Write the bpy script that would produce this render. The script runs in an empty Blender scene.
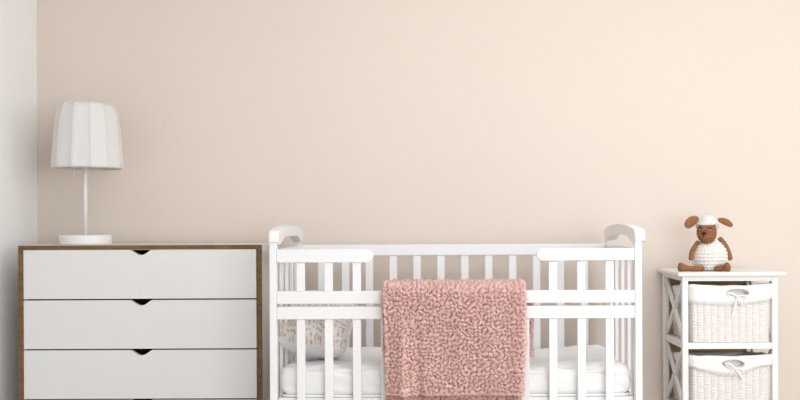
import bpy, bmesh, math, random
import numpy as np
from mathutils import Vector, Matrix, Euler
random.seed(7); rng = np.random.RandomState(11)
PI = math.pi
SC = bpy.context.scene
COL = SC.collection

# ------------------------------------------------------------------ camera, light, exposure
H = 0.97; F = 915.0; YC = -3.70; VX = 438; OFF = 0.0
cd = bpy.data.cameras.new('camera'); cam = bpy.data.objects.new('camera', cd); COL.objects.link(cam)
cam.location = (0, YC, H); cam.rotation_mode = 'XYZ'
cam.rotation_euler = (PI/2, math.radians(0.25), 0)
cd.sensor_width = 36; cd.lens = F/800*36; cd.shift_y = 0.030; cd.shift_x = -(VX-400)/800; cd.clip_start = 0.02
SC.camera = cam
w = bpy.data.worlds.new('daylight'); SC.world = w; w.use_nodes = True
w.node_tree.nodes['Background'].inputs[0].default_value = (0.85, 0.92, 1, 1)
w.node_tree.nodes['Background'].inputs[1].default_value = 1.0
def area(name, loc, target, sx, sy, power, col=(1, 1, 1)):
    l = bpy.data.lights.new(name, 'AREA'); l.shape = 'RECTANGLE'; l.size = sx; l.size_y = sy
    l.energy = power; l.color = col
    o = bpy.data.objects.new(name, l); COL.objects.link(o); o.location = loc
    o.rotation_euler = (Vector(target)-Vector(loc)).to_track_quat('-Z', 'Y').to_euler()
    return o
area('window_light_right', (3.60, -2.45, 1.75), (-1.5, -0.9, 1.2), 1.7, 1.6, 29, (1, 1.0, 1.0))
area('overhead_fill', (.55, -1.95, 2.55), (.55, -1.85, 0), 1.9, 1.5, 23, (.96, .985, 1))  # added overhead fill in place of ceiling bounce, no real fixture
area('window_light_front', (1.45, -4.05, 1.2), (1.2, 0, 1.0), 2.3, 1.6, 48, (0.945, 0.97, 1.02))
SC.view_settings.view_transform = 'Standard'; SC.view_settings.look = 'None'
SC.view_settings.gamma = 1; SC.view_settings.use_curve_mapping = False
SC.view_settings.exposure = 0.04

# ------------------------------------------------------------------ helpers
def X(px, D): return (px-VX)*D/F
def Z(py, D): return H-(py+OFF-224)*D/F
def Y(D): return D+YC

def mat(name, col, rough=0.6, spec=0.4, noise=0.0, nscale=20, bump=0.0, bscale=60, stretch=None, col2=None):
    m = bpy.data.materials.new(name); m.use_nodes = True
    nt = m.node_tree; b = nt.nodes['Principled BSDF']
    b.inputs['Base Color'].default_value = (*col, 1); b.inputs['Roughness'].default_value = rough
    b.inputs['Specular IOR Level'].default_value = spec
    tc = nt.nodes.new('ShaderNodeTexCoord'); mp = nt.nodes.new('ShaderNodeMapping')
    nt.links.new(tc.outputs['Object'], mp.inputs[0])
    if stretch: mp.inputs['Scale'].default_value = stretch
    if noise or col2:
        n = nt.nodes.new('ShaderNodeTexNoise'); n.inputs['Scale'].default_value = nscale; n.inputs['Detail'].default_value = 5
        nt.links.new(mp.outputs[0], n.inputs['Vector'])
        r = nt.nodes.new('ShaderNodeValToRGB'); r.color_ramp.elements[0].position = .3; r.color_ramp.elements[1].position = .7
        c2 = col2 or tuple(c*(1-noise) for c in col)
        r.color_ramp.elements[0].color = (*c2, 1); r.color_ramp.elements[1].color = (*col, 1)
        nt.links.new(n.outputs[0], r.inputs[0]); nt.links.new(r.outputs[0], b.inputs['Base Color'])
    if bump:
        n2 = nt.nodes.new('ShaderNodeTexNoise'); n2.inputs['Scale'].default_value = bscale; n2.inputs['Detail'].default_value = 3
        nt.links.new(mp.outputs[0], n2.inputs['Vector'])
        bp = nt.nodes.new('ShaderNodeBump'); bp.inputs['Strength'].default_value = bump; bp.inputs['Distance'].default_value = .002
        nt.links.new(n2.outputs[0], bp.inputs['Height']); nt.links.new(bp.outputs[0], b.inputs['Normal'])
    return m

M = {
 'wall': mat('peach_wall_paint', (.78, .685, .605), .85, .2, .02, 1.5, .15, 180),
 'wallw': mat('white_wall_paint', (.92, .905, .89), .85, .2, .02, 1.5, .15, 180),
 'ceil': mat('white_ceiling_paint', (.85, .85, .84), .9, .2, .01, 2),
 'floor': mat('oak_floor', (.66, .60, .52), .5, .4, 0, 3, .1, 30, (1, 12, 1), (.56, .50, .43)),
 'trim': mat('white_trim', (.85, .85, .84), .5, .4, .01),
 'lam': mat('grey_white_laminate', (.79, .79, .78), .45, .4, .015, 4),
 'cream': mat('cream_panel', (.74, .71, .66), .5, .4, .02, 6),
 'wood': mat('walnut_edge', (.22, .125, .045), .5, .35, 0, 14, .2, 50, (1.2, 6, 6), (.13, .072, .026)),
 'dark': mat('cavity_shade_black', (.004, .004, .004), .9, .1, .2),  # painted shade for the hollow behind the drawer fronts
 'lampw': mat('white_lamp_metal', (.88, .87, .86), .35, .5, .01),
 'crib': mat('white_crib_paint', (.86, .86, .86), .4, .45, .01, 5),
 'sheet': mat('white_cotton_sheet', (.88, .875, .87), .9, .1, .02, 12, .3, 300),
 'cab': mat('white_cabinet_paint', (.86, .85, .83), .45, .4, .02, 8),
 'cabside': mat('cabinet_side_paint', (.80, .78, .74), .5, .4, .03, 8),
 'tan': mat('tan_panel', (.66, .46, .24), .6, .3, 0, 10, .1, 30, (1, 1, 8), (.52, .34, .16)),  # tan with darker tan streaks, for the cabinet back
 'wicker': mat('whitewashed_wicker', (.92, .88, .835), .7, .3, .10, 75, .3, 120),
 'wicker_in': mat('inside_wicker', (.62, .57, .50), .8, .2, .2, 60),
 'linen': mat('white_liner_cloth', (.90, .88, .85), .95, .1, .03, 20, .4, 300),
 'ribbon': mat('white_ribbon', (.93, .92, .90), .8, .2, .02),
 'wool': mat('white_crochet_wool', (.86, .83, .79), .95, .1, .10, 90, .5, 400),
 'brown': mat('brown_crochet_yarn', (.37, .165, .075), .95, .1, .35, 120, .6, 400),
 'black': mat('black_thread', (.012, .01, .01), .6, .3, .1),
 'eye': mat('eye_white_thread', (.55, .50, .45), .7, .2, .05),
 'glass': mat('window_glass', (.9, .95, 1), .05, .5),
 'cordm': mat('white_cord', (.85, .84, .82), .6, .3, .01),
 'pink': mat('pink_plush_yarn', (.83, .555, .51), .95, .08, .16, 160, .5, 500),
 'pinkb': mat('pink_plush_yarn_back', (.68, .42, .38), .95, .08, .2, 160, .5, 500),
}
M['glass'].node_tree.nodes['Principled BSDF'].inputs['Transmission Weight'].default_value = 1
def add_translucent(m, col, f):
    nt = m.node_tree; b = nt.nodes['Principled BSDF']; out = nt.nodes['Material Output']
    t = nt.nodes.new('ShaderNodeBsdfTranslucent'); t.inputs[0].default_value = (*col, 1)
    mx = nt.nodes.new('ShaderNodeMixShader'); mx.inputs[0].default_value = f
    nt.links.new(b.outputs[0], mx.inputs[1]); nt.links.new(t.outputs[0], mx.inputs[2]); nt.links.new(mx.outputs[0], out.inputs[0])
M['shade'] = mat('off_white_lampshade_fabric', (.94, .925, .91), .9, .1, .01, 30, .25, 500)
add_translucent(M['shade'], (.96, .95, .93), .28)

def floral():
    m = bpy.data.materials.new('floral_cotton'); m.use_nodes = True
    nt = m.node_tree; b = nt.nodes['Principled BSDF']; b.inputs['Roughness'].default_value = .9; b.inputs['Specular IOR Level'].default_value = .1
    tc = nt.nodes.new('ShaderNodeTexCoord')
    nz = nt.nodes.new('ShaderNodeTexNoise'); nz.inputs['Scale'].default_value = 150
    nt.links.new(tc.outputs['Object'], nz.inputs['Vector'])
    mixv = nt.nodes.new('ShaderNodeVectorMath'); mixv.operation = 'MULTIPLY_ADD'
    mixv.inputs[1].default_value = (.004, .004, .004)
    nt.links.new(nz.outputs['Color'], mixv.inputs[0]); nt.links.new(tc.outputs['Object'], mixv.inputs[2])
    v = nt.nodes.new('ShaderNodeTexVoronoi'); v.voronoi_dimensions = '2D'; v.inputs['Scale'].default_value = 98
    nt.links.new(mixv.outputs[0], v.inputs['Vector'])
    r1 = nt.nodes.new('ShaderNodeValToRGB'); r1.color_ramp.elements[0].position = .22; r1.color_ramp.elements[0].color = (1, 1, 1, 1)
    r1.color_ramp.elements[1].position = .40; r1.color_ramp.elements[1].color = (0, 0, 0, 1)
    nt.links.new(v.outputs['Distance'], r1.inputs[0])
    r2 = nt.nodes.new('ShaderNodeValToRGB'); r2.color_ramp.interpolation = 'CONSTANT'
    els = r2.color_ramp.elements
    cols = [(0, (.70, .40, .37)), (.3, (.52, .56, .46)), (.5, (.70, .55, .36)), (.66, (.78, .54, .50)), (.8, (.58, .57, .53))]
    els[0].position = 0; els[0].color = (*cols[0][1], 1); els[1].position = cols[1][0]; els[1].color = (*cols[1][1], 1)
    for p, c in cols[2:]:
        e = els.new(p); e.color = (*c, 1)
    sp = nt.nodes.new('ShaderNodeSeparateColor'); nt.links.new(v.outputs['Color'], sp.inputs[0]); nt.links.new(sp.outputs[0], r2.inputs[0])
    mx = nt.nodes.new('ShaderNodeMix'); mx.data_type = 'RGBA'
    mx.inputs[6].default_value = (.86, .835, .80, 1)
    nt.links.new(r1.outputs[0], mx.inputs[0]); nt.links.new(r2.outputs[0], mx.inputs[7]); nt.links.new(mx.outputs[2], b.inputs['Base Color'])
    return m
M['floral'] = floral()

def thing(name, label, cat, loc, group=None):
    o = bpy.data.objects.new(name, None); o.empty_display_size = .05; COL.objects.link(o); o.location = loc
    o['label'] = label; o['category'] = cat
    if group: o['group'] = group
    return o
def tag(o, label, cat, group=None):
    o['label'] = label; o['category'] = cat
    if group: o['group'] = group
    return o
def root_loc(p):
    v = Vector((0, 0, 0))
    while p: v += p.location; p = p.parent
    return v
def link(name, me, mats, parent=None, smooth=False, kind=None, origin=None):
    """mesh given in world coordinates"""
    if not isinstance(mats, (list, tuple)): mats = [mats]
    for m in mats: me.materials.append(m)
    off = root_loc(parent) if parent else Vector((0, 0, 0))
    o = bpy.data.objects.new(name, me); COL.objects.link(o)
    if parent: o.parent = parent
    if origin is None:
        n = len(me.vertices); co = np.empty(n*3); me.vertices.foreach_get('co', co); co = co.reshape(-1, 3)
        c = (co.max(0)+co.min(0))/2; origin = Vector((c[0], c[1], co[:, 2].min()))
    origin = Vector(origin)
    me.transform(Matrix.Translation(-origin)); o.location = origin-off
    if smooth: me.polygons.foreach_set('use_smooth', [True]*len(me.polygons))
    if kind: o['kind'] = kind
    return o
def bm_link(name, bm, mats, parent=None, smooth=False, kind=None, origin=None):
    bmesh.ops.recalc_face_normals(bm, faces=bm.faces)
    me = bpy.data.meshes.new(name); bm.to_mesh(me); bm.free()
    return link(name, me, mats, parent, smooth, kind, origin)

def abox(bm, x0, x1, y0, y1, z0, z1, bev=0.0, seg=2):
    if x0 > x1: x0, x1 = x1, x0
    if y0 > y1: y0, y1 = y1, y0
    if z0 > z1: z0, z1 = z1, z0
    vs = [bm.verts.new((x, y, z)) for x in (x0, x1) for y in (y0, y1) for z in (z0, z1)]
    idx = [(0, 1, 3, 2), (4, 6, 7, 5), (0, 4, 5, 1), (2, 3, 7, 6), (0, 2, 6, 4), (1, 5, 7, 3)]
    fs = [bm.faces.new([vs[i] for i in f]) for f in idx]
    if bev:
        es = set(e for f in fs for e in f.edges)
        bmesh.ops.bevel(bm, geom=list(es), offset=bev, segments=seg, affect='EDGES', profile=.5)
def box(name, x0, x1, y0, y1, z0, z1, m, parent=None, bev=.002, kind=None):
    bm = bmesh.new(); abox(bm, x0, x1, y0, y1, z0, z1, bev); return bm_link(name, bm, m, parent, False, kind)
def prism(bm, pts, axis, a0, a1, bev=0.0):
    """polygon pts in the plane perpendicular to axis ('x': (y,z), 'y': (x,z))"""
    def P(p, a): return (a, p[0], p[1]) if axis == 'x' else ((p[0], a, p[1]) if axis == 'y' else (p[0], p[1], a))
    A = [bm.verts.new(P(p, a0)) for p in pts]; B = [bm.verts.new(P(p, a1)) for p in pts]
    f = [bm.faces.new(A), bm.faces.new(B[::-1])]
    n = len(pts)
    for i in range(n): bm.faces.new([A[i], B[i], B[(i+1) % n], A[(i+1) % n]])
    if bev:
        es = [e for e in f[0].edges]+[e for e in f[1].edges]
        bmesh.ops.bevel(bm, geom=es, offset=bev, segments=2, affect='EDGES', profile=.5)
def gridmesh(name, P, cu=False, cv=False, cap0=False, cap1=False):
    nu, nv = P.shape[:2]
    verts = P.reshape(-1, 3)
    I = np.arange(nu*nv).reshape(nu, nv)
    if cu: I = np.vstack([I, I[:1]])
    if cv: I = np.hstack([I, I[:, :1]])
    q = np.stack([I[:-1, :-1], I[1:, :-1], I[1:, 1:], I[:-1, 1:]], -1).reshape(-1, 4)
    faces = q.tolist()
    R = np.arange(nu*nv).reshape(nu, nv)
    if cap0: faces.append(R[0].tolist())
    if cap1: faces.append(R[-1][::-1].tolist())
    me = bpy.data.meshes.new(name); me.from_pydata(verts.tolist(), [], faces); me.update()
    bm = bmesh.new(); bm.from_mesh(me); bmesh.ops.recalc_face_normals(bm, faces=bm.faces); bm.to_mesh(me); bm.free()
    return me
def normals_of(P, cu=False, cv=False):
    def d(A, ax, c):
        return (np.roll(A, -1, ax)-np.roll(A, 1, ax)) if c else np.gradient(A, axis=ax)
    n = np.cross(d(P, 0, cu), d(P, 1, cv)); l = np.linalg.norm(n, axis=-1, keepdims=True); l[l < 1e-12] = 1
    return n/l
def lathe(bm, prof, cx, cy, n=48):
    rings = []
    for r, z in prof:
        rings.append([bm.verts.new((cx+r*math.cos(2*PI*i/n), cy+r*math.sin(2*PI*i/n), z)) for i in range(n)])
    for a, b in zip(rings, rings[1:]):
        for i in range(n): bm.faces.new([a[i], a[(i+1) % n], b[(i+1) % n], b[i]])
    bm.faces.new(rings[0][::-1]); bm.faces.new(rings[-1])
def tube_grid(pts, rad, n=12, flat=1.0, upv=(0, 0, 1)):
    """grid of points round a smooth path; rad list or number"""
    pts = np.array(pts, float); m = len(pts)
    rad = np.full(m, rad) if np.isscalar(rad) else np.array(rad, float)
    T = np.gradient(pts, axis=0); T /= np.linalg.norm(T, axis=1, keepdims=True)
    up = np.array(upv, float); out = np.zeros((m, n, 3))
    a = np.linspace(0, 2*PI, n, endpoint=False)
    for i in range(m):
        s = np.cross(T[i], up)
        if np.linalg.norm(s) < 1e-3: s = np.cross(T[i], np.array([0, 1., 0]))
        s /= np.linalg.norm(s); u = np.cross(s, T[i])
        out[i] = pts[i]+rad[i]*(np.cos(a)[:, None]*s+flat*np.sin(a)[:, None]*u)
    return out
def smooth_path(pts, n=30):
    pts = np.array(pts, float); m = len(pts)
    t = np.linspace(0, m-1, n); out = []
    for x in t:
        i = min(int(x), m-2); f = x-i
        p0 = pts[max(i-1, 0)]; p1 = pts[i]; p2 = pts[i+1]; p3 = pts[min(i+2, m-1)]
        out.append(.5*((2*p1)+(-p0+p2)*f+(2*p0-5*p1+4*p2-p3)*f*f+(-p0+3*p1-3*p2+p3)*f**3))
    return np.array(out)
def tube(name, pts, rad, m, parent=None, n=12, flat=1.0, upv=(0, 0, 1)):
    return link(name, gridmesh(name, tube_grid(pts, rad, n, flat, upv), cv=True, cap0=True, cap1=True), m, parent, True)
def worley(u, v, cell, jit=.8, seed=3):
    """F1, F2 distances in cell units and a per-cell random"""
    r = np.random.RandomState(seed); N = 128
    jx = r.rand(N, N)*jit+(1-jit)/2; jy = r.rand(N, N)*jit+(1-jit)/2; rv = r.rand(N, N)
    a = u/cell; b = v/cell; ia = np.floor(a).astype(int); ib = np.floor(b).astype(int)
    F1 = np.full(a.shape, 9.); F2 = np.full(a.shape, 9.); F3 = np.full(a.shape, 9.); R = np.zeros(a.shape)
    for di in (-1, 0, 1):
        for dj in (-1, 0, 1):
            ci = ia+di; cj = ib+dj; s = (cj % 2)*.5
            d = np.hypot(ci+jx[ci % N, cj % N]+s*0-a, cj+jy[ci % N, cj % N]-b)
            lt = d < F1
            F3 = np.minimum(F3, np.maximum(F2, d)); F2 = np.where(lt, F1, np.minimum(F2, d)); R = np.where(lt, rv[ci % N, cj % N], R); F1 = np.where(lt, d, F1)
    return F1, F2, R, F3
def vnoise(u, v, seed=0):
    r = np.random.RandomState(seed); N = 64; G = r.rand(N, N)
    i = np.floor(u).astype(int); j = np.floor(v).astype(int); f = u-i; g = v-j
    f = f*f*(3-2*f); g = g*g*(3-2*g)
    return (G[i % N, j % N]*(1-f)*(1-g)+G[(i+1) % N, j % N]*f*(1-g)+G[i % N, (j+1) % N]*(1-f)*g+G[(i+1) % N, (j+1) % N]*f*g)*2-1

# ------------------------------------------------------------------ the room
XL = X(37.5, 3.70); XR = 3.68; YF = -4.15; ZC = 2.6; T = .12
def st(name, *a, m='wall'): return box(name, *a, M[m], None, 0, 'structure')
st('floor', XL-T, XR+T, YF-T, T, -.1, 0, m='floor')
st('ceiling', XL-T, XR+T, YF-T, T, ZC, ZC+.1, m='ceil')
st('wall_back', XL-T, XR+T, 0, T, 0, ZC)
st('wall_left', XL-T, XL, YF, 0, 0, ZC, m='wallw')
def wall_open(name, axis, a0, a1, b0, b1, o0, o1, z0, z1, m):
    bm = bmesh.new()
    for (s0, s1, q0, q1) in ((a0, o0, 0, ZC), (o1, a1, 0, ZC), (o0, o1, 0, z0), (o0, o1, z1, ZC)):
        if axis == 'y': abox(bm, b0, b1, s0, s1, q0, q1)
        else: abox(bm, s0, s1, b0, b1, q0, q1)
    bm_link(name, bm, m, None, False, 'structure')
wall_open('wall_right', 'y', YF, 0, XR, XR+T, -3.35, -1.55, .9, 2.4, M['wallw'])
wall_open('wall_front', 'x', XL, XR, YF-T, YF, 0.15, 2.65, .35, 2.05, M['wallw'])
def window(name, axis, o0, o1, z0, z1, b0, b1):
    bm = bmesh.new(); f = .05
    L = [(o0, o0+f, z0, z1), (o1-f, o1, z0, z1), (o0+f, o1-f, z0, z0+f), (o0+f, o1-f, z1-f, z1), ((o0+o1)/2-.02, (o0+o1)/2+.02, z0+f, z1-f)]
    for (s0, s1, q0, q1) in L:
        if axis == 'y': abox(bm, b0, b1, s0, s1, q0, q1)
        else: abox(bm, s0, s1, b0, b1, q0, q1)
    fr = bm_link(name, bm, M['trim'], None, False, 'structure')
    c = (b0+b1)/2; bm = bmesh.new()
    if axis == 'y': abox(bm, c-.003, c+.003, o0+f, o1-f, z0+f, z1-f)
    else: abox(bm, o0+f, o1-f, c-.003, c+.003, z0+f, z1-f)
    bm_link('pane', bm, M['glass'], fr)
window('window_1', 'y', -3.35, -1.55, .9, 2.4, XR+.03, XR+.09)
window('window_2', 'x', 0.15, 2.65, .35, 2.05, YF-.09, YF-.03)
st('baseboard_back', XL, XR, -.014, 0, 0, .08, m='trim')
st('baseboard_left', XL, XL+.014, YF, -.014, 0, .08, m='trim')
st('baseboard_right', XR-.014, XR, YF, -.014, 0, .08, m='trim')

# ------------------------------------------------------------------ chest of drawers
OFF = -1.2; D0 = 3.30; yf = Y(D0); yb = -.02
x0 = X(17.9, D0); x1 = X(261.3, D0); zt = Z(245.2, D0); zb = .1455; t = .017
dr = thing('chest_of_drawers', 'off-white chest of drawers with walnut brown front edging under the lamp', 'chest of drawers', ((x0+x1)/2, (yf+yb)/2, 0))
bm = bmesh.new()
abox(bm, x0, x0+t, yf+.012, yb, zb, zt, .001); abox(bm, x1-t, x1, yf+.012, yb, zb, zt, .001)
abox(bm, x0+t, x1-t, yf+.012, yb, zt-t, zt, .001); abox(bm, x0+t, x1-t, yf+.012, yb, zb, zb+t, .001)
abox(bm, x0+t, x1-t, yb-.006, yb, zb+t, zt-t)
bm_link('body', bm, M['cream'], dr)
bm = bmesh.new(); e = .0165
abox(bm, x0, x0+e, yf, yf+.012, zb, zt, .0012); abox(bm, x1-e, x1, yf, yf+.012, zb, zt, .0012)
abox(bm, x0+e, x1-e, yf, yf+.012, zt-.0145, zt, .0012); abox(bm, x0+e, x1-e, yf, yf+.012, zb, zb+e, .0012)
bm_link('front_edging', bm, M['wood'], dr)['label'] = 'walnut brown edging round the drawers'
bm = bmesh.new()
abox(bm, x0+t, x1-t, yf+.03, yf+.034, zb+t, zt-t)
bm_link('cavity_shade_panel', bm, M['dark'], dr)  # added black sheet standing in for shade seen through the drawer cut-outs
zi = zt-.0145; pitch = (zi-(zb+e))/4
cxm = X(140.6, D0)
for k in range(4):
    z1 = zi-.0012-k*pitch-(.002 if k else 0); z0 = zi-(k+1)*pitch+.002
    xa, xb = x0+e+.0015, x1-e-.003
    hw, dp = .0385, .0195
    cut = []
    for i in range(25):
        s = -1+2*i/24
        cut.append((cxm+s*hw, z1-dp*(0.5+0.5*math.cos(PI*s))**.62))
    pts = [(xa, z0), (xb, z0), (xb, z1)]+cut[::-1]+[(xa, z1)]
    bm = bmesh.new(); prism(bm, pts, 'y', yf+.003, yf+.021)
    bm_link('drawer', bm, M['lam'], dr)
for sx in (x0+.07, x1-.07):
    for sy in (yf+.06, yb-.06):
        bm = bmesh.new(); lathe(bm, [(.012, 0), (.014, .003), (.022, zb)], sx, sy, 20)
        bm_link('leg', bm, M['wood'], dr, True)

# ------------------------------------------------------------------ table lamp
DL = 3.49; lx = X(85.6, DL); ly = Y(DL)
lp = thing('table_lamp', 'white table lamp with ribbed fabric shade standing on the chest of drawers', 'lamp', (lx, ly, zt))
R = .095; hb = .036
bm = bmesh.new()
lathe(bm, [(R-.003, zt), (R, zt+.003), (R, zt+hb-.004), (R-.0012, zt+hb-.0012), (R-.004, zt+hb), (.012, zt+hb+.001)], lx, ly, 72)
bm_link('base', bm, M['lampw'], lp, False)
bm = bmesh.new(); zs1 = Z(102.4, DL); zs0 = Z(168.4, DL)
lathe(bm, [(.0068, zt+hb), (.0068, zs0+.10)], lx, ly, 20); bm_link('pole', bm, M['lampw'], lp, True)
bm = bmesh.new(); lathe(bm, [(.018, zs0+.10), (.02, zs0+.11), (.02, zs0+.15), (.016, zs0+.155)], lx, ly, 24); bm_link('bulb_socket', bm, M['lampw'], lp, True)
bm = bmesh.new(); lathe(bm, [(.012, zs0+.155), (.018, zs0+.17), (.027, zs0+.19), (.027, zs0+.205), (.018, zs0+.223), (.004, zs0+.228)], lx, ly, 24)
bm_link('light_bulb', bm, M['lampw'], lp, True)
sxc = lx+.009
hh = zs1-zs0
prof = [(.129, .0), (.1325, .015), (.1335, .05), (.1322, .12), (.1295, .28), (.1260, .45), (.1220, .62), (.1170, .76), (.1115, .86), (.103, .93), (.089, .975), (.068, .995), (.045, 1.0)]
pr = smooth_path([(r, z, 0) for r, z in prof], 46)
ph0 = math.radians(-90-5)
NA = 12*8; P = np.zeros((len(pr), NA, 3))
for i, (r, z, _) in enumerate(pr):
    r *= .96
    for j in range(NA):
        a = 2*PI*j/NA; loc = (a % (PI/6))-PI/12
        k = math.cos(PI/12)/math.cos(loc)
        sag = 1-.016*(math.cos(loc*6))**1*min(1, z*8+.3)
        k = (.35*k+.65*(1 if False else k))*sag
        dz = 0
        P[i, j] = (sxc+r*k*math.cos(a+ph0), ly+r*k*math.sin(a+ph0), zs0+z*hh+dz-.010*(0))
me = gridmesh('lamp_shade', P, cv=True)
sh = link('lamp_shade', me, M['shade'], lp, True)
so = sh.modifiers.new('thick', 'SOLIDIFY'); so.thickness = .0015; so.offset = -1
for k in range(12):
    a = ph0+k*PI/6
    pts = [(sxc+(r*.96+.0004)*math.cos(a), ly+(r*.96+.0004)*math.sin(a), zs0+z*hh) for r, z, _ in pr[:-2]]
    tube('shade_rib', pts, .0016, M['shade'], lp, 6)
ringp = [(sxc+.121*math.cos(a), ly+.121*math.sin(a), zs0+.005) for a in np.linspace(0, 2*PI, 49)]
tube('shade_ring', ringp, .0018, M['shade'], lp, 6)
cords = [(X(76.5, DL), ly-.02, zs0+.13), (X(76.5, DL), ly-.02, zs0-.026)]
o = tube('pull_cord', cords, .0011, M['cordm'], lp, 6)
bm = bmesh.new(); lathe(bm, [(.001, zs0-.036), (.0032, zs0-.034), (.0028, zs0-.024), (.001, zs0-.022)], X(76.5, DL), ly-.02, 10)
bm_link('cord_pull', bm, M['cordm'], o, True)
for q in range(3):
    a = PI*.5+q*2*PI/3
    tube('shade_spoke', [(lx, ly, zs0+.13), (sxc+.12*math.cos(a), ly+.12*math.sin(a), zs0+.13)], .0016, M['lampw'], lp, 6)

# ------------------------------------------------------------------ crib
OFF = 0.0; DF = 3.02; DB = 3.575; cyf = Y(DF); cyb = Y(DB)
cxl = X(269, DF); cxr = X(642, DF); pw = .0235; pt = .027
cb = thing('crib', 'white wooden baby crib with vertical slats between dresser and basket cabinet', 'crib', ((cxl+cxr)/2, (cyf+cyb)/2, 0))
zp = Z(240, DF)
yA = cyf; yB = cyb
for sx in (0, 1):
    a, b = (cxl, cxl+pw) if sx == 0 else (cxr-pw, cxr)
    for q in (0, 1):
        ya, yb_ = (yA, yA+.03) if q == 0 else (yB-.03, yB)
        box('post', a, b, ya, yb_, 0, zp, M['crib'], cb, .003)
    # arched end cap spanning the depth
    n = 36; top = []; bot = []
    y0, y1 = yA-.006, yB+.006
    for i in range(n+1):
        s = i/n; y = y0+(y1-y0)*s
        e_ = min(s, 1-s)*(y1-y0)
        rnd = .018*(1-math.sqrt(max(0, 1-((.022-min(e_, .022))/.022)**2)))
        bump = math.sin(PI*s)
        top.append((y, H-.0235+.021*bump**.8-rnd))
        sb = min(1, max(0, (e_-.035)/.12)); sb = sb*sb*(3-2*sb)
        bot.append((y, H-.066+.023*sb+.002*bump+rnd*.5))
    bm = bmesh.new()
    ax, bx_ = (cxl-.002, cxl+pw+.007) if sx == 0 else (cxr-pw-.001, cxr+.011)
    prism(bm, top+bot[::-1], 'x', ax, bx_, .005)
    bm_link('end_cap', bm, M['crib'], cb)
# end frames: rails and slats
for sx in (0, 1):
    xm = cxl+pw/2 if sx == 0 else cxr-pw/2
    box('end_rail', xm-.009, xm+.009, yA+.03, yB-.03, Z(262, DF), Z(249, DF), M['crib'], cb, .002)
    box('end_rail', xm-.009, xm+.009, yA+.03, yB-.03, .27, .33, M['crib'], cb, .002)
    for k in range(5):
        yy = Y(3.08+.109*k)
        box('slat', xm-.006, xm+.006, yy-.013, yy+.013, .33, Z(262, DF), M['crib'], cb, .002)
sw = .0275/2
# front side
DFr = DF+.002
zr = lambda a: Z(a, DF)
fy0, fy1 = yA+.003, yA+.025
def rail(name, px0, px1, pa, pb, roundl=False, roundr=False):
    xa, xb = X(px0, DF), X(px1, DF); z1, z0 = zr(pa), zr(pb)
    pts = []; r = (z1-z0)*.48
    def arc(cx, cz, a0, a1):
        return [(cx+r*math.cos(math.radians(a)), cz+r*math.sin(math.radians(a))) for a in np.linspace(a0, a1, 8)]
    zm = (z0+z1)/2
    if roundl: pts += arc(xa+r, z1-r, 90, 180)+arc(xa+r, z0+r, 180, 270)
    else: pts += [(xa, z1), (xa, z0)]
    if roundr: pts += arc(xb-r, z0+r, -90, 0)+arc(xb-r, z1-r, 0, 90)
    else: pts += [(xb, z0), (xb, z1)]
    bm = bmesh.new(); prism(bm, pts, 'y', fy0, fy1, .002); return bm_link(name, bm, M['crib'], cb)
PL, PR = 276.3, 634.8
rail('top_rail', PL, 373, 249, 262, roundr=True)
rail('top_rail', 537, PR, 249, 261, roundl=True)
rail('side_rail', PL, PR, 291, 303.5)
rail('side_rail', PL, PR, 306.5, 319)
zlow = .33
box('lower_rail', X(PL, DF), X(PR, DF), fy0, fy1, .27, zlow, M['crib'], cb)
fs = [301+28.02*i for i in range(12)]
fs = [300.0, 328.0, 356.2, 384.5, 413, 441, 469, 497, 525, 553, 581.5, 609.8]
for i, p in enumerate(fs):
    cx = X(p, DF)
    box('slat', cx-sw, cx+sw, yA+.007, yA+.020, zlow, zr(319), M['crib'], cb, .002)
    if i < 3 or i > 8:
        box('slat', cx-sw, cx+sw, yA+.007, yA+.020, zr(291), zr(262), M['crib'], cb, .002)
# back side
zbt, zbb = Z(244.3, DB), Z(255, DB)
box('back_rail', cxl+pw, cxr-pw, yB-.026, yB-.004, zbb, zbt, M['crib'], cb)
box('back_rail', cxl+pw, cxr-pw, yB-.026, yB-.004, .27, .33, M['crib'], cb)
for i in range(12):
    cx = X(322+23.75*i, DB)
    box('slat', cx-.0145, cx+.0145, yB-.021, yB-.008, .33, zbb, M['crib'], cb, .002)
# bed base
zmb = .392
box('bed_base', cxl+pw+.001, cxr-pw-.001, yA+.027, yB-.028, zmb-.03, zmb, M['crib'], cb, .003)

# ------------------------------------------------------------------ mattress
mx0, mx1 = cxl+pw+.002, cxr-pw-.002; my0, my1 = yA+.030, yB-.032
mh = .104
nu, nv = 260, 150
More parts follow.
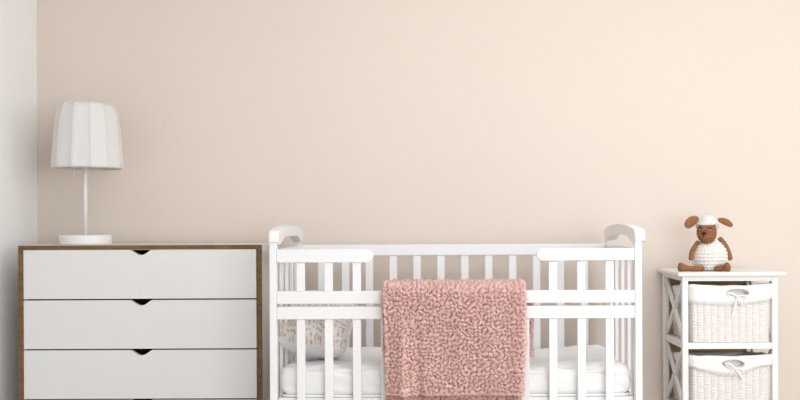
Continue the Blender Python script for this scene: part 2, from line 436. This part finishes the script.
# superellipse cross section swept: build as a rounded box by sections along x
def mattress():
    Ux = np.linspace(-1, 1, nu); aa = np.linspace(0, 2*PI, nv, endpoint=False)
    P = np.zeros((nu, nv, 3)); W = (mx1-mx0)/2; Dp = (my1-my0)/2; Hh = mh/2; cx = (mx0+mx1)/2; cy = (my0+my1)/2
    for i, u in enumerate(Ux):
        x = cx+W*math.copysign(1-(1-abs(u))**1.6, u)
        q = abs((x-cx)/W)
        # round the ends over the last 6 cm
        e_ = (1-q)*W; s = 1 if e_ > .055 else math.sqrt(max(0, 1-((.055-e_)/.055)**2))
        s2 = .35+.65*s
        c, sn = np.cos(aa), np.sin(aa)
        ex = .30; ez = .42
        yy = np.sign(c)*np.abs(c)**np.where(sn < 0, .12, ex)*Dp*(.90+.10*s); zz = np.sign(sn)*np.abs(sn)**ez*Hh*s2
        P[i, :, 0] = x; P[i, :, 1] = cy+yy; P[i, :, 2] = zmb+Hh+zz
    N = normals_of(P, cv=True)
    ctr = np.array([cx, cy, zmb+Hh]); 
    if ((P-ctr)*N).sum() < 0: N = -N
    x, y, z = P[..., 0], P[..., 1], P[..., 2]
    up = np.clip((z-zmb-.015)/.04, 0, 1)
    w_ = .006*vnoise(x*9+z*14, (y+z)*26, 1)+.005*vnoise(x*22+z*30, y*40+z*60, 2)+.003*vnoise(x*30, z*110+y*60, 5)
    P += N*(w_*up)[..., None]
    top = np.clip((z-zmb-.08)/.02, 0, 1)
    P[..., 2] += top*(.016*np.exp(-((x-.575)/.13)**2-((y-(my1-.10))/.16)**2)+.006*vnoise(x*4+3, y*5, 8))
    P[..., 2] = np.maximum(P[..., 2], zmb)
    P[..., 1] = np.clip(P[..., 1], my0, my1); P[..., 0] = np.clip(P[..., 0], mx0, mx1)
    return P
me = gridmesh('mattress', mattress(), cv=True, cap0=True, cap1=True)
mt = link('mattress', me, M['sheet'], None, True)
tag(mt, 'white mattress with a wrinkled fitted sheet lying inside the crib', 'mattress')
pts = []
for a in np.linspace(0, 2*PI, 161):
    c, s = math.cos(a), math.sin(a)
    pts.append(((mx0+mx1)/2+(mx1-mx0)/2*.994*math.copysign(abs(c)**.12, c), (my0+my1)/2+(my1-my0)/2*.99*math.copysign(abs(s)**.12, s), zmb+.0052))
tube('piping', pts, .0048, M['sheet'], mt, 8)

# ------------------------------------------------------------------ pillow
def pillow():
    n = 60; W, Hh, T_ = .126, .122, .10
    u = np.linspace(-1, 1, n)
    U, V = np.meshgrid(u, u, indexing='ij')
    U2 = np.sin(U*PI/2); V2 = np.sin(V*PI/2)
    xs = W*U2*(1-.10*(1-V2**2)*abs(U2)**3); ys = Hh*V2*(1-.10*(1-U2**2)*abs(V2)**3)
    # round the corners
    rr = 1-.10*(abs(U2)*abs(V2))**4
    xs *= rr; ys *= rr
    th = T_*np.power(np.clip((1-U2**2)*(1-V2**2), 0, 1), .42)
    wr = .003*vnoise((U2+2)*5, (V2+2)*5, 4)*(1-U2**2)*(1-V2**2)
    F_ = np.stack([xs, ys, th+wr], -1); B_ = np.stack([xs, ys, -th*1.25+wr], -1)
    return F_, B_
F_, B_ = pillow()
rot = Euler((math.radians(36), math.radians(14), math.radians(-14)), 'XYZ').to_matrix() @ Matrix.Rotation(math.radians(12), 3, 'Z')
pc = Vector((X(318.5, 3.21), Y(3.21), 0))
A = np.array(rot)
Fw = F_@A.T; Bw = B_@A.T
zmin = min(Fw[..., 2].min(), Bw[..., 2].min()); pc.z = zmb+mh+.003-zmin
Fw += np.array(pc); Bw += np.array(pc)
# local axes: build in local coordinates, use object rotation so the print follows the cloth
def pillow_mesh(name, G, mm, parent=None):
    me = gridmesh(name, G); me.materials.append(mm); me.polygons.foreach_set('use_smooth', [True]*len(me.polygons))
    o = bpy.data.objects.new(name, me); COL.objects.link(o)
    if parent: o.parent = parent
    return o
PIL = thing('pillow', 'small pillow with tiny pastel flowers and plain white back in the crib', 'pillow', pc)
PIL.rotation_mode = 'XYZ'; PIL.rotation_euler = rot.to_euler()
pillow_mesh('front_cover', F_, M['floral'], PIL)['label'] = 'white cotton face with tiny pastel flowers'
pillow_mesh('back_cover', B_, M['sheet'], PIL)
ed = [F_[i, 0] for i in range(60)]+[F_[-1, i] for i in range(60)]+[F_[i, -1] for i in range(59, -1, -1)]+[F_[0, i] for i in range(59, -1, -1)]
ed = [p for i, p in enumerate(ed) if i == 0 or np.linalg.norm(p-ed[i-1]) > .0015]
me = gridmesh('seam', tube_grid(ed, .0022, 8), cv=True, cap0=True, cap1=True); me.materials.append(M['sheet'])
o = bpy.data.objects.new('seam', me); COL.objects.link(o); o.parent = PIL

# ------------------------------------------------------------------ blanket
zA = zr(291)
def blanket(name, x0, x1, path, th, seed, m, parent=None, du=.0024, folds=None, amp=.0066, cell=.0135, fuzz=0):
    path = smooth_path([(0, p[0], p[1]) for p in path], 400)
    seg = np.r_[0, np.cumsum(np.linalg.norm(np.diff(path, axis=0), axis=1))]
    L = seg[-1]; nu = int(L/du); s = np.linspace(0, L, nu)
    yy = np.interp(s, seg, path[:, 1]); zz = np.interp(s, seg, path[:, 2])
    ty = np.gradient(yy, s); tz = np.gradient(zz, s); l = np.hypot(ty, tz); ty /= l; tz /= l
    W = x1-x0; na = int(W/du); r = th/2
    nc = 8
    xs = np.r_[np.linspace(x0+r, x1-r, na), x1-r+r*np.sin(np.linspace(0, PI, nc+2)[1:-1]), np.linspace(x1-r, x0+r, na), x0+r-r*np.sin(np.linspace(0, PI, nc+2)[1:-1])]
    hs = np.r_[np.full(na, r), r*np.cos(np.linspace(0, PI, nc+2)[1:-1]), np.full(na, -r), -r*np.cos(np.linspace(0, PI, nc+2)[1:-1])]
    S, XX = np.meshgrid(s, xs, indexing='ij'); HS = np.broadcast_to(hs, S.shape).copy()
    ee = np.minimum(S, L-S); k = np.sqrt(np.clip(1-((r-np.minimum(ee, r))/r)**2, 0.02, 1)); HS = HS*k
    P = np.stack([XX, yy[:, None]+HS*tz[:, None]*-1, zz[:, None]+HS*ty[:, None]], -1)
    N = normals_of(P, cv=True)
    mid = np.stack([np.broadcast_to((x0+x1)/2, S.shape), np.broadcast_to(yy[:, None], S.shape), np.broadcast_to(zz[:, None], S.shape)], -1)
    if ((P-mid)*N).sum() < 0: N = -N
    side = np.where(HS >= 0, 0, 37.)
    # puffed knots: warped so that rows run slightly diagonal
    w1 = .006*vnoise(S*60, XX*60, seed+5)+0.0018*vnoise(S*190, XX*190, seed+6)
    q = worley(S*1.05+w1+side, XX+.25*S*0+w1+5, cell, .75, seed)
    knots = np.clip((q[1]-q[0])*1.7, 0, 1)**.5; pit = np.exp(-(q[3]-q[0])*5.5)
    q2 = worley(S+w1*.5+side, XX+5, cell*.42, .9, seed+1)
    fine = np.clip((q2[1]-q2[0])*1.3, 0, 1)**.7
    h = amp*(knots-.55)+.0022*vnoise(S*330, XX*330, seed+12)+amp*.50*(fine-.5)*knots+amp*.35*(q[2]-.5)-amp*3.4*pit
    edge_ = np.clip(np.minimum(XX-x0, x1-XX)/.012, 0, 1)*.55+.45
    h = h*np.clip(ee/.010, 0, 1)*edge_
    P += N*h[..., None]
    # soft overall waviness and folds, moved in y (outwards) on the front hang
    front = np.clip((zA+.02-P[..., 2])/.12, 0, 1)*(P[..., 1] < yA+.01)
    wav = .006*vnoise(XX*9+2, P[..., 2]*7+4, seed+9)
    if folds is not None: wav = wav+folds(P[..., 0], P[..., 2])
    P[..., 1] -= front*wav
    P[..., 0] += front*np.where(P[..., 0] < (x0+x1)/2, .010, -.007)*np.clip((.70-P[..., 2])/.3, 0, 1)+.004*vnoise(P[..., 2]*14+9, XX*2, seed+3)
    me = gridmesh(name, P, cv=True, cap0=True, cap1=True)
    o = link(name, me, m, parent, True)
    if fuzz:
        N2 = normals_of(P, cv=True)
        if ((P-mid)*N2).sum() < 0: N2 = -N2
        sel = np.argwhere((h > amp*.3) & (P[..., 1] < yA+.012))
        sel = sel[rng.choice(len(sel), fuzz)]
        V = []; Fc = []
        for i_, (a_, b_) in enumerate(sel):
            p_ = P[a_, b_]; d_ = N2[a_, b_]+rng.randn(3)*.75; d_ /= np.linalg.norm(d_)
            t_ = np.cross(d_, rng.randn(3)); t_ /= np.linalg.norm(t_)
            ln_ = rng.uniform(.002, .0042); w_ = .00045
            V += [p_-t_*w_, p_+t_*w_, p_+d_*ln_*.6+t_*w_*.8, p_+d_*ln_+rng.randn(3)*.001]
            Fc += [(i_*4, i_*4+1, i_*4+2), (i_*4, i_*4+2, i_*4+3)]
        mf = bpy.data.meshes.new('pile'); mf.from_pydata([tuple(v) for v in V], [], Fc); mf.update()
        f_ = link('pile', mf, m, o, True); f_['kind'] = 'stuff'
    return o
bx0 = X(382, 2.985); bx1 = X(526.5, 2.985)
def folds(x, z):
    t_ = np.clip((.78-z)/.36, 0, 1)
    c1 = X(399, 2.985)+.004*t_; g1 = X(413, 2.985)+.012*t_
    return t_*(.026*np.exp(-((x-c1)/.014)**2)-.016*np.exp(-((x-g1)/.012)**2)-.012*np.exp(-((x-X(386, 2.985))/.014)**2))+.012*np.exp(-((x-X(520, 2.985))/.018)**2)
# inner layer first, then the outer layer over it
yo = yA
inner = [(yo-.023, .30), (yo-.022, .45), (yo-.018, .60), (yo-.016, zA-.03), (yo-.012, zA+.001), (yo+.013, zA+.013), (yo+.036, zA-.004), (yo+.041, zA-.04), (yo+.041, .64), (yo+.044, .535)]
outer = [(yo-.038, Z(396, 2.98)), (yo-.039, .50), (yo-.038, .62), (yo-.037, zA-.025), (yo-.028, zA+.012), (yo+.004, zA+.0245), (yo+.040, zA+.013), (yo+.058, zA-.03), (yo+.061, .66), (yo+.062, .55)]
BL = thing('blanket', 'folded pink plush blanket hanging over the front rail of the crib', 'blanket', ((bx0+bx1)/2, yo, .53))
blanket('outer_layer', bx0+.001, bx1, outer, .020, 21, M['pink'], BL, folds=folds, fuzz=36000, du=.0019)
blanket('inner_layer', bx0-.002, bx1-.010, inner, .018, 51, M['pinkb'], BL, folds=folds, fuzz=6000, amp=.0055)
# the part of the cloth trailing inside the crib
blanket('inner_corner', X(505, 3.1), X(534, 3.1), [(yo+.086, .715), (yo+.088, .63), (yo+.09, .515)], .018, 77, M['pink'], BL, du=.003)

# ------------------------------------------------------------------ cabinet with baskets
OFF = 1.3; DC = 3.36; DCB = DC+.02; yc0 = Y(DC); yc1 = -.02
tx0, tx1 = X(678, DC), X(787.5, DC); bx0_, bx1_ = X(683.2, DC), X(779.2, DC)
ztc = Z(272.2, DC); tt = .0155
CB = thing('basket_cabinet', 'narrow white cabinet with crossed side braces holding wicker baskets', 'cabinet', ((bx0_+bx1_)/2, (yc0+yc1)/2, 0))
bm = bmesh.new(); abox(bm, tx0, tx1, yc0, yc1+.01, ztc-tt, ztc, .005, 3); bm_link('top', bm, M['cab'], CB)
cy0, cy1 = yc0+.015, yc1
p = .0215
for xa in (bx0_, bx1_-p):
    for ya in (cy0, cy1-p):
        box('post', xa, xa+p, ya, ya+p, 0, ztc-tt, M['cab'], CB, .0015)
zs = [(Z(281.3, DC), ztc-tt), (Z(349.6, DC), Z(343.3, DC))]
zs.append((zs[1][0]-.256, zs[1][0]-.233)); zs.append((.03, .053))
for i, (a, b) in enumerate(zs):
    box('front_rail', bx0_+p, bx1_-p, cy0+.001, cy0+.016, a, b, M['cab'], CB, .0012)
    for xa in (bx0_+.002, bx1_-p+.002):
        box('side_rail', xa, xa+.017, cy0+p, cy1-p, a, b, M['cab'], CB, .0012)
    if i: box('shelf', bx0_+p, bx1_-p, cy0+.016, cy1-.008, b-.012, b-.002, M['cab'], CB, 0)
box('back_panel', bx0_+p, bx1_-p, cy1-.007, cy1-.001, .03, ztc-tt, M['tan'], CB, 0)
box('top_lining', bx0_+p, bx1_-p, cy0+.016, cy1-.008, ztc-tt-.004, ztc-tt-.0005, M['cab'], CB, 0)
for (a, b) in ((zs[1][1], zs[0][0]), (zs[2][1], zs[1][0]), (zs[3][1], zs[2][0])):
    for xa in (bx0_+.005, bx1_-p+.005):
        for s in (0, 1):
            ya, yb2 = cy0+p, cy1-p
            z_a, z_b = (a, b) if s == 0 else (b, a)
            d = Vector((0, yb2-ya, z_b-z_a)); n_ = Vector((0, -d.z, d.y)).normalized()*.015
            bm = bmesh.new(); off = .0 if s == 0 else .0
            prism(bm, [(ya+n_.y, z_a+n_.z), (ya-n_.y, z_a-n_.z), (yb2-n_.y, z_b-n_.z), (yb2+n_.y, z_b+n_.z)], 'x', xa+(0 if s else .001), xa+.010+(0 if s else .001), .001)
            for v in bm.verts:
                v.co.y = min(max(v.co.y, ya-.001), yb2+.001); v.co.z = min(max(v.co.z, a-.002), b+.002)
            bm_link('cross_brace', bm, M['cab'], CB)

def basket(zb_, h, label, droop, seed, bowdx, tails):
    xa, xb = X(690.3, DCB), X(771.6, DCB); ya, yb2 = cy0+.006, cy1-.0105
    B = thing('wicker_basket', label, 'basket', ((xa+xb)/2, (ya+yb2)/2, zb_), 'lined wicker baskets in the cabinet')
    cx, cy = (xa+xb)/2, (ya+yb2)/2; hx, hy = (xb-xa)/2-.002, (yb2-ya)/2; rc = .02
    # perimeter path
    per = []
    def arc(ccx, ccy, a0):
        for a in np.linspace(a0, a0+90, 8)[1:-1]:
            per.append((ccx+rc*math.cos(math.radians(a)), ccy+rc*math.sin(math.radians(a))))
    per.append((-hx+rc, -hy)); per.append((hx-rc, -hy)); arc(hx-rc, -hy+rc, -90)
    per.append((hx, -hy+rc)); per.append((hx, hy-rc)); arc(hx-rc, hy-rc, 0)
    per.append((hx-rc, hy)); per.append((-hx+rc, hy)); arc(-hx+rc, hy-rc, 90)
    per.append((-hx, hy-rc)); per.append((-hx, -hy+rc)); arc(-hx+rc, -hy+rc, 180)
    per = np.array(per+[per[0]]); sg = np.r_[0, np.cumsum(np.linalg.norm(np.diff(per, axis=0), axis=1))]; L = sg[-1]
    npd = 44; stp = L/npd
    nS = npd*12; S = np.linspace(0, L, nS, endpoint=False)
    px = np.interp(S, sg, per[:, 0]); py = np.interp(S, sg, per[:, 1])
    nrow = 33; rh = h/nrow; nZ = nrow*6+1; Zs = np.linspace(0, h, nZ)
    back = lambda q: 1-.15*np.clip((q+hy)/(2*hy), 0, 1)**1.5
    tx = np.roll(px, -1)-np.roll(px, 1); ty = np.roll(py, -1)-np.roll(py, 1); l = np.hypot(tx, ty); nx, ny = ty/l, -tx/l
    ZZ, SS = np.meshgrid(Zs, S, indexing='ij')
    row = np.minimum(np.floor(ZZ/rh), nrow-1); fr = ZZ/rh-row
    ph = PI*SS/stp+PI*(row % 2)
    bulge = np.sqrt(np.clip(1-(2*fr-1)**2, 0, 1))
    wv = np.sin(ph)
    irregular = 1+.25*vnoise(SS*60, row*3.3, seed)
    dsp = (.0062*np.abs(np.sin(PI*SS/stp))**.4-.0045+.0011*wv)*irregular*(.5+.5*bulge)+.0042*(bulge-1)
    stake = np.exp(-((((SS/stp+.5) % 1)-.5)*stp/.0035)**2)*.0020
    dsp = np.maximum(dsp, -.0070+stake)
    taper = 1-.015*(1-ZZ/h)
    P = np.stack([cx+(px[None, :]*taper+nx[None, :]*dsp), cy+(py[None, :]*taper+ny[None, :]*dsp), zb_+ZZ*back(py)[None, :]], -1)
    me = gridmesh('wicker_body', P, cv=True, cap0=True)
    # handle opening cut out of the front
    hzx = cx+bowdx; hzz = zb_+h-.018; 
    bmh = bmesh.new(); bmh.from_mesh(me)
    kill = [f for f in bmh.faces if f.calc_center_median().y < ya+.03 and ((f.calc_center_median().x-hzx)/.040)**2+((f.calc_center_median().z-hzz)/.0155)**2 < 1]
    bmesh.ops.delete(bmh, geom=kill, context='FACES'); bmh.to_mesh(me); bmh.free()
    wb = link('wicker_body', me, [M['wicker'], M['wicker_in']], B, True)
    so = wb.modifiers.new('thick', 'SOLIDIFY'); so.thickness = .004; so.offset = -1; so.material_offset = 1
    # rim
    rp = [(cx+a*1.0, cy+b, zb_+h*back(b)+.001) for a, b in zip(px[::8], py[::8])]; rp.append(rp[0])
    tube('rim', rp, .005, M['wicker'], B, 8)
    # handle rim round the opening
    hp = [(hzx+.041*math.cos(a), ya-.001, hzz+.0165*math.sin(a)) for a in np.linspace(0, 2*PI, 41)]
    tube('handle', hp, .003, M['wicker'], B, 8, 1, (0, 1, 0))
    # liner: skirt outside, over the rim, down inside
    prof = [(-.001-.003, -.052), (.004, -.04), (.0055, -.02), (.0065, .0), (.005, .007), (-.002, .0105), (-.008, .006), (-.010, -.01), (-.0105, -.06), (-.011, -.12), (-.011, -h+.02)]
    prof = smooth_path([(a, b, 0) for a, b in prof], 70)
    nj = nS//2
    pxs, pys, nxs, nys = px[::2], py[::2], nx[::2], ny[::2]; Sj = S[::2]
    P = np.zeros((70, nj, 3))
    sf = (pxs+hx)/(2*hx)
    lower = droop(sf)
    for i, (a, b, _) in enumerate(prof):
        outside = i < 34
        bb = b*(lower if (outside and b < 0) else 1) if outside else b
        wr = .0018*vnoise(Sj*55, np.full(nj, b*30+9), seed+2)+.0012*vnoise(Sj*140+b*80, np.full(nj, b*60+9), seed+3)
        tk = np.clip((.02+bb)/-.03, 0, 1) if np.ndim(bb) else 0
        off = a+np.abs(wr)*(1.4 if outside else .3)+(.0 if not outside else .0045)
        tp = 1-.015*np.clip(-bb/h, 0, 1)
        P[i, :, 0] = cx+pxs*tp+nxs*off; P[i, :, 1] = cy+pys*tp+nys*off
        P[i, :, 2] = zb_+h*back(pys)+bb+(.0025*vnoise(Sj*22, np.full(nj, 3.), seed+7)+.004*(abs(sf-.5)*2)**3 if 0 <= b or outside else 0)
    P[..., 1] = np.maximum(P[..., 1], cy0+.0005-.004)
    me = gridmesh('liner', P, cv=True)
    bmh = bmesh.new(); bmh.from_mesh(me)
    kill = [f for f in bmh.faces if f.calc_center_median().y < ya+.004 and ((f.calc_center_median().x-hzx)/.041)**2+((f.calc_center_median().z-hzz)/.0165)**2 < 1]
    bmesh.ops.delete(bmh, geom=kill, context='FACES'); bmh.to_mesh(me); bmh.free()
    ln = link('liner', me, M['linen'], B, True); ln['label'] = 'white cloth liner folded over the rim'
    so = ln.modifiers.new('thick', 'SOLIDIFY'); so.thickness = .0012; so.offset = 1
    # bow
    kx, ky, kz = hzx+tails[0], ya-.013, hzz-.012+tails[1]
    o = bpy.data.objects.new('bow', None); o.empty_display_size = .02; COL.objects.link(o); o.parent = B; o.location = Vector((kx, ky, kz))-B.location
    tube('knot', [(kx-.006, ky, kz), (kx, ky-.003, kz), (kx+.006, ky, kz)], [.004, .006, .004], M['ribbon'], o, 10)
    for sgn, ang in ((-1, tails[2]), (1, tails[3])):
        a = math.radians(ang); ux, uz = math.cos(a)*sgn, math.sin(a)
        lp_ = smooth_path([(kx, ky, kz), (kx+ux*.014-uz*.004*sgn, ky-.006, kz+uz*.014+.005), (kx+ux*.030, ky-.004, kz+uz*.030+.006), (kx+ux*.034, ky, kz+uz*.034-.001), (kx+ux*.024, ky+.002, kz+uz*.024-.006), (kx, ky+.001, kz-.001)], 26)
        tube('loop', lp_, .0036, M['ribbon'], o, 8, .35, (0, 1, 0))
    for tl in tails[4]:
        lp_ = smooth_path([(kx, ky, kz)]+[(kx+a, ky+c, kz+b) for a, b, c in tl], 20)
        tube('tail', lp_, .0034, M['ribbon'], o, 8, .35, (0, 1, 0))
    return B
b1h = Z(287.8, DCB)-zs[1][1]-.002
basket(zs[1][1]+.0005, b1h, 'white wicker basket on the upper shelf with a long hanging ribbon', lambda s: 1.0+.10*np.sin(s*PI)+.12*(1-s), 5, .019,
       (-.002, .001, 12, -8, [[(-.006, -.03, -.002), (-.012, -.055, 0), (-.017, -.078, .002)], [(.014, -.018, -.003), (.020, -.034, .001)], [(.004, -.012, -.003), (.008, -.024, 0)]]))
b2h = .233-.018
z2 = zs[2][1]+.0005
basket(z2, Z(359, DCB)-z2, 'white wicker basket in the lower compartment with liner slipping down', lambda s: .62+.55*np.sin(np.clip(s*1.15, 0, 1)*PI)**1.2, 9, .003,
       (.004, -.002, 25, -25, [[(.012, -.014, -.003), (.024, -.03, -.001), (.030, -.04, 0)], [(-.012, -.014, -.003), (-.018, -.026, 0)]]))

# ------------------------------------------------------------------ crochet sheep
DS = 3.48; sy = Y(DS)
def sx_(p): return X(p, DS)
def sz_(p): return Z(p, DS)
SH = thing('sheep_toy', 'crocheted sheep toy with brown face and limbs sitting on the cabinet', 'toy', (sx_(709), sy, ztc))
def blob(name, c, r, m, parent, rows=0, amp=.0012, rotm=None, sup=1.0, shape=None, nu=64, nv=96, seed=1):
    a = np.linspace(.001, PI-.001, nu); b = np.linspace(0, 2*PI, nv, endpoint=False)
    A_, B2 = np.meshgrid(a, b, indexing='ij')
    P = np.stack([np.sin(A_)*np.cos(B2), np.sin(A_)*np.sin(B2), np.cos(A_)], -1)
    N = P.copy(); Q = P*np.array(r)
    if shape is not None: Q = shape(Q, P)
    if rows:
        rr = A_/PI*rows; rw = np.floor(rr); st_ = B2/(2*PI)*rows*2*1.0*np.maximum(np.sin((rw+.5)/rows*PI), .2)
        nst = np.round(rows*2*np.maximum(np.sin((rw+.5)/rows*PI), .15)); st_ = B2/(2*PI)*nst+.5*(rw % 2)
        h = np.abs(np.sin(rr*PI))**.6*(.35+.65*np.abs(np.sin(st_*PI))**.6)
        Q = Q+N*(amp*(h-.6))[..., None]
    if rotm is not None: Q = Q@np.array(rotm).T
    Q = Q+np.array(c)
    return link(name, gridmesh(name, Q, cv=True, cap0=True, cap1=True), m, parent, True)
def pear(Q, P):
    Q = Q.copy(); k = 1-.07*np.clip(P[..., 2], -1, 1); Q[..., 0] *= k; Q[..., 1] *= k
    Q[..., 2] = np.maximum(Q[..., 2], -.052); return Q
bc = (sx_(709.6), sy, ztc+.0525)
blob('body', (bc[0], bc[1], ztc+.0555), (.068, .060, .067), M['wool'], SH, 15, .0055, None, 1, pear, 140, 200)['label'] = 'round white crocheted body'
hrot = Euler((math.radians(12), math.radians(-4), math.radians(-22)), 'XYZ').to_matrix()
hc = Vector((X(706.8, DS-.018), sy-.018, Z(229.2, DS-.018)))
def headshape(Q, P):
    Q = Q.copy(); z = P[..., 2]
    k = 1-.10*np.clip(z, 0, 1)+.02*np.clip(-z, 0, 1); Q[..., 0] *= k
    Q[..., 1] += -.012*np.clip(-z, 0, 1)*(P[..., 1] < 0)*(-P[..., 1]); return Q
HD = blob('head', hc+Vector((-.003, -.006, -.0100)), (.0365, .038, .0455), M['brown'], SH, 14, .003, hrot, 1, headshape, 100, 140)
HD['label'] = 'brown crocheted face'
def capshape(Q, P):
    return Q
# wool cap: dome over the top and back of the head
def cap():
    a = np.linspace(.001, 1, 90); b = np.linspace(0, 2*PI, 180, endpoint=False)
    A_, B2 = np.meshgrid(a, b, indexing='ij')
    fr = (-np.sin(B2)+1)/2               # 1 at the front (-y), 0 at the back
    fr = np.clip((fr-.15)/.6, 0, 1); fr = fr*fr*(3-2*fr)
    mx = math.radians(128)*(1-fr)+math.radians(71)*fr
    th = A_*mx
    n = np.stack([np.sin(th)*np.cos(B2), np.sin(th)*np.sin(B2), np.cos(th)], -1)
    Q = n*np.array((.0425, .0460, .0420))+np.array((.003, .006, .011))
    rr = th/math.radians(10); rw = np.floor(rr); st_ = B2/(2*PI)*np.round(30*np.maximum(np.sin(th), .2))+.5*(rw % 2)
    h = np.abs(np.sin(rr*PI))**.6*(.35+.65*np.abs(np.sin(st_*PI))**.6)
    Q = Q+n*(.0028*(h-.4))[..., None]
    # close inwards
    Qi = Q[-1:]*.72
    Q = np.concatenate([Q, Qi], 0)
    return Q@np.array(hrot).T+np.array(hc)
CP = link('wool_cap', gridmesh('wool_cap', cap(), cv=True, cap0=True), M['wool'], SH, True); CP['label'] = 'white crocheted wool on the head'
def ear(pts, wid, th, flatdir):
    pts = smooth_path(pts, 24); s = np.linspace(0, 1, 24)
    rad = wid*np.power(np.sin(np.clip(s*.93+.05, 0, 1)*PI), .6)*(.65+.35*s)+.0012
    P = tube_grid(pts, rad, 20, th, flatdir)
    rr = np.arange(24)[:, None]; P[..., 1] += .0008*np.sin(rr*PI/1.5)
    return link('ear', gridmesh('ear', P, cv=True, cap0=True, cap1=True), M['brown'], SH, True)
ear([(X(698.5, DS-.02), sy-.02, Z(218.5, DS-.02)), (X(694, DS-.023), sy-.023, Z(219.7, DS-.023)), (X(689.5, DS-.026), sy-.026, Z(223, DS-.026)), (X(686, DS-.028), sy-.028, Z(227.3, DS-.028))], .0205, .38, (0, 1, 0))
ear([(X(717.5, DS-.008), sy-.008, Z(219.8, DS-.008)), (X(722, DS-.010), sy-.010, Z(220.5, DS-.010)), (X(727.5, DS-.012), sy-.012, Z(222.8, DS-.012)), (X(732.3, DS-.014), sy-.014, Z(226.3, DS-.014))], .0135, .45, (0, 1, 0))
def facept(px, py, r=(.0375, .038, .0455)):
    """point on the front of the face under that place"""
    c = hc+Vector((-.003, -.006, -.010)); x = X(px, DS-.05); z = Z(py, DS-.05)
    q = np.array([x-c.x, 0, z-c.z]); k = 1-min(.97, (q[0]/(r[0]*.97))**2+(q[2]/r[2])**2)
    return Vector((x, c.y-r[1]*math.sqrt(k)-.0015, z))
for (ex, ey) in ((700.6, 228.6), (708.9, 229.0)):
    c = facept(ex, ey)
    E = blob('eye', c, (.0062, .004, .0048), M['eye'], SH, 0, nu=16, nv=20)
    tube('eyelid', smooth_path([(c.x-.008, c.y-.0035, c.z+.001), (c.x-.003, c.y-.006, c.z+.0045), (c.x+.003, c.y-.006, c.z+.0045), (c.x+.008, c.y-.0035, c.z+.001)], 10), .0016, M['black'], E, 6)
    blob('pupil', (c.x+.0005, c.y-.0035, c.z+.001), (.003, .0018, .003), M['black'], E, 0, nu=12, nv=14)
c = facept(703.4, 233.0)
NO = blob('nose', c+Vector((0, -.001, 0)), (.0088, .005, .0050), M['black'], SH, 0, nu=20, nv=24)
pts = [facept(703.2, 233.5)+Vector((0, -.002, 0)), facept(703, 236.2)+Vector((0, -.001, 0)), facept(702.8, 239.4)+Vector((0, -.001, 0))]
tube('mouth_thread', smooth_path([tuple(q) for q in pts], 10), .0014, M['black'], SH, 6)
def limb(name, pts, rads):
    n = 60; tt_ = (1-np.cos(np.linspace(0, PI, n)))/2; q_ = smooth_path(pts, 200); p = np.stack([np.interp(tt_, np.linspace(0, 1, 200), q_[:, k]) for k in range(3)], -1); r = np.interp(tt_, np.linspace(0, 1, len(rads)), rads)
    Ln = np.linalg.norm(np.diff(q_, axis=0), axis=1).sum(); de = np.minimum(tt_, 1-tt_)*Ln
    r = r*np.sqrt(np.clip(1-(1-np.clip(de/r, .004, 1))**2, 0, 1))
    P = tube_grid(p, r, 24); i = np.arange(n)[:, None]; j = np.arange(24)[None, :]
    C = P.mean(1, keepdims=True); P = C+(P-C)*(1+.07*np.sin(i*PI/1.5)+.05*np.sin(j*PI/2+i))[..., None]
    P[..., 2] = np.maximum(P[..., 2], ztc+.0004)
    return link(name, gridmesh(name, P, cv=True, cap0=True, cap1=True), M['brown'], SH, True)
limb('arm', [(X(698.5, DS-.012), sy-.012, Z(241, DS-.012)), (X(694.5, DS-.022), sy-.022, Z(246.5, DS-.022)), (X(691.5, DS-.03), sy-.03, Z(253, DS-.03)), (X(690.8, DS-.034), sy-.034, Z(260, DS-.034))], [.0075, .0085, .009, .009])
limb('arm', [(X(719, DS-.006), sy-.006, Z(237.5, DS-.006)), (X(723.5, DS-.012), sy-.012, Z(243, DS-.012)), (X(727.5, DS-.018), sy-.018, Z(251, DS-.018)), (X(730.3, DS-.024), sy-.024, Z(260.5, DS-.024))], [.0085, .0095, .0105, .0100])
limb('leg', [(X(704, DS-.045), sy-.045, ztc+.011), (X(696, DS-.055), sy-.055, ztc+.011), (X(688, DS-.066), sy-.066, ztc+.012), (X(682, DS-.074), sy-.074, ztc+.0165), (X(678.2, DS-.076), sy-.076, ztc+.0185)], [.009, .0100, .0095, .0145, .0185])
limb('leg', [(X(714, DS-.045), sy-.045, ztc+.011), (X(719, DS-.058), sy-.058, ztc+.011), (X(723.5, DS-.068), sy-.068, ztc+.013), (X(727, DS-.078), sy-.078, ztc+.017), (X(729, DS-.084), sy-.084, ztc+.019)], [.009, .0100, .0105, .017, .0205])
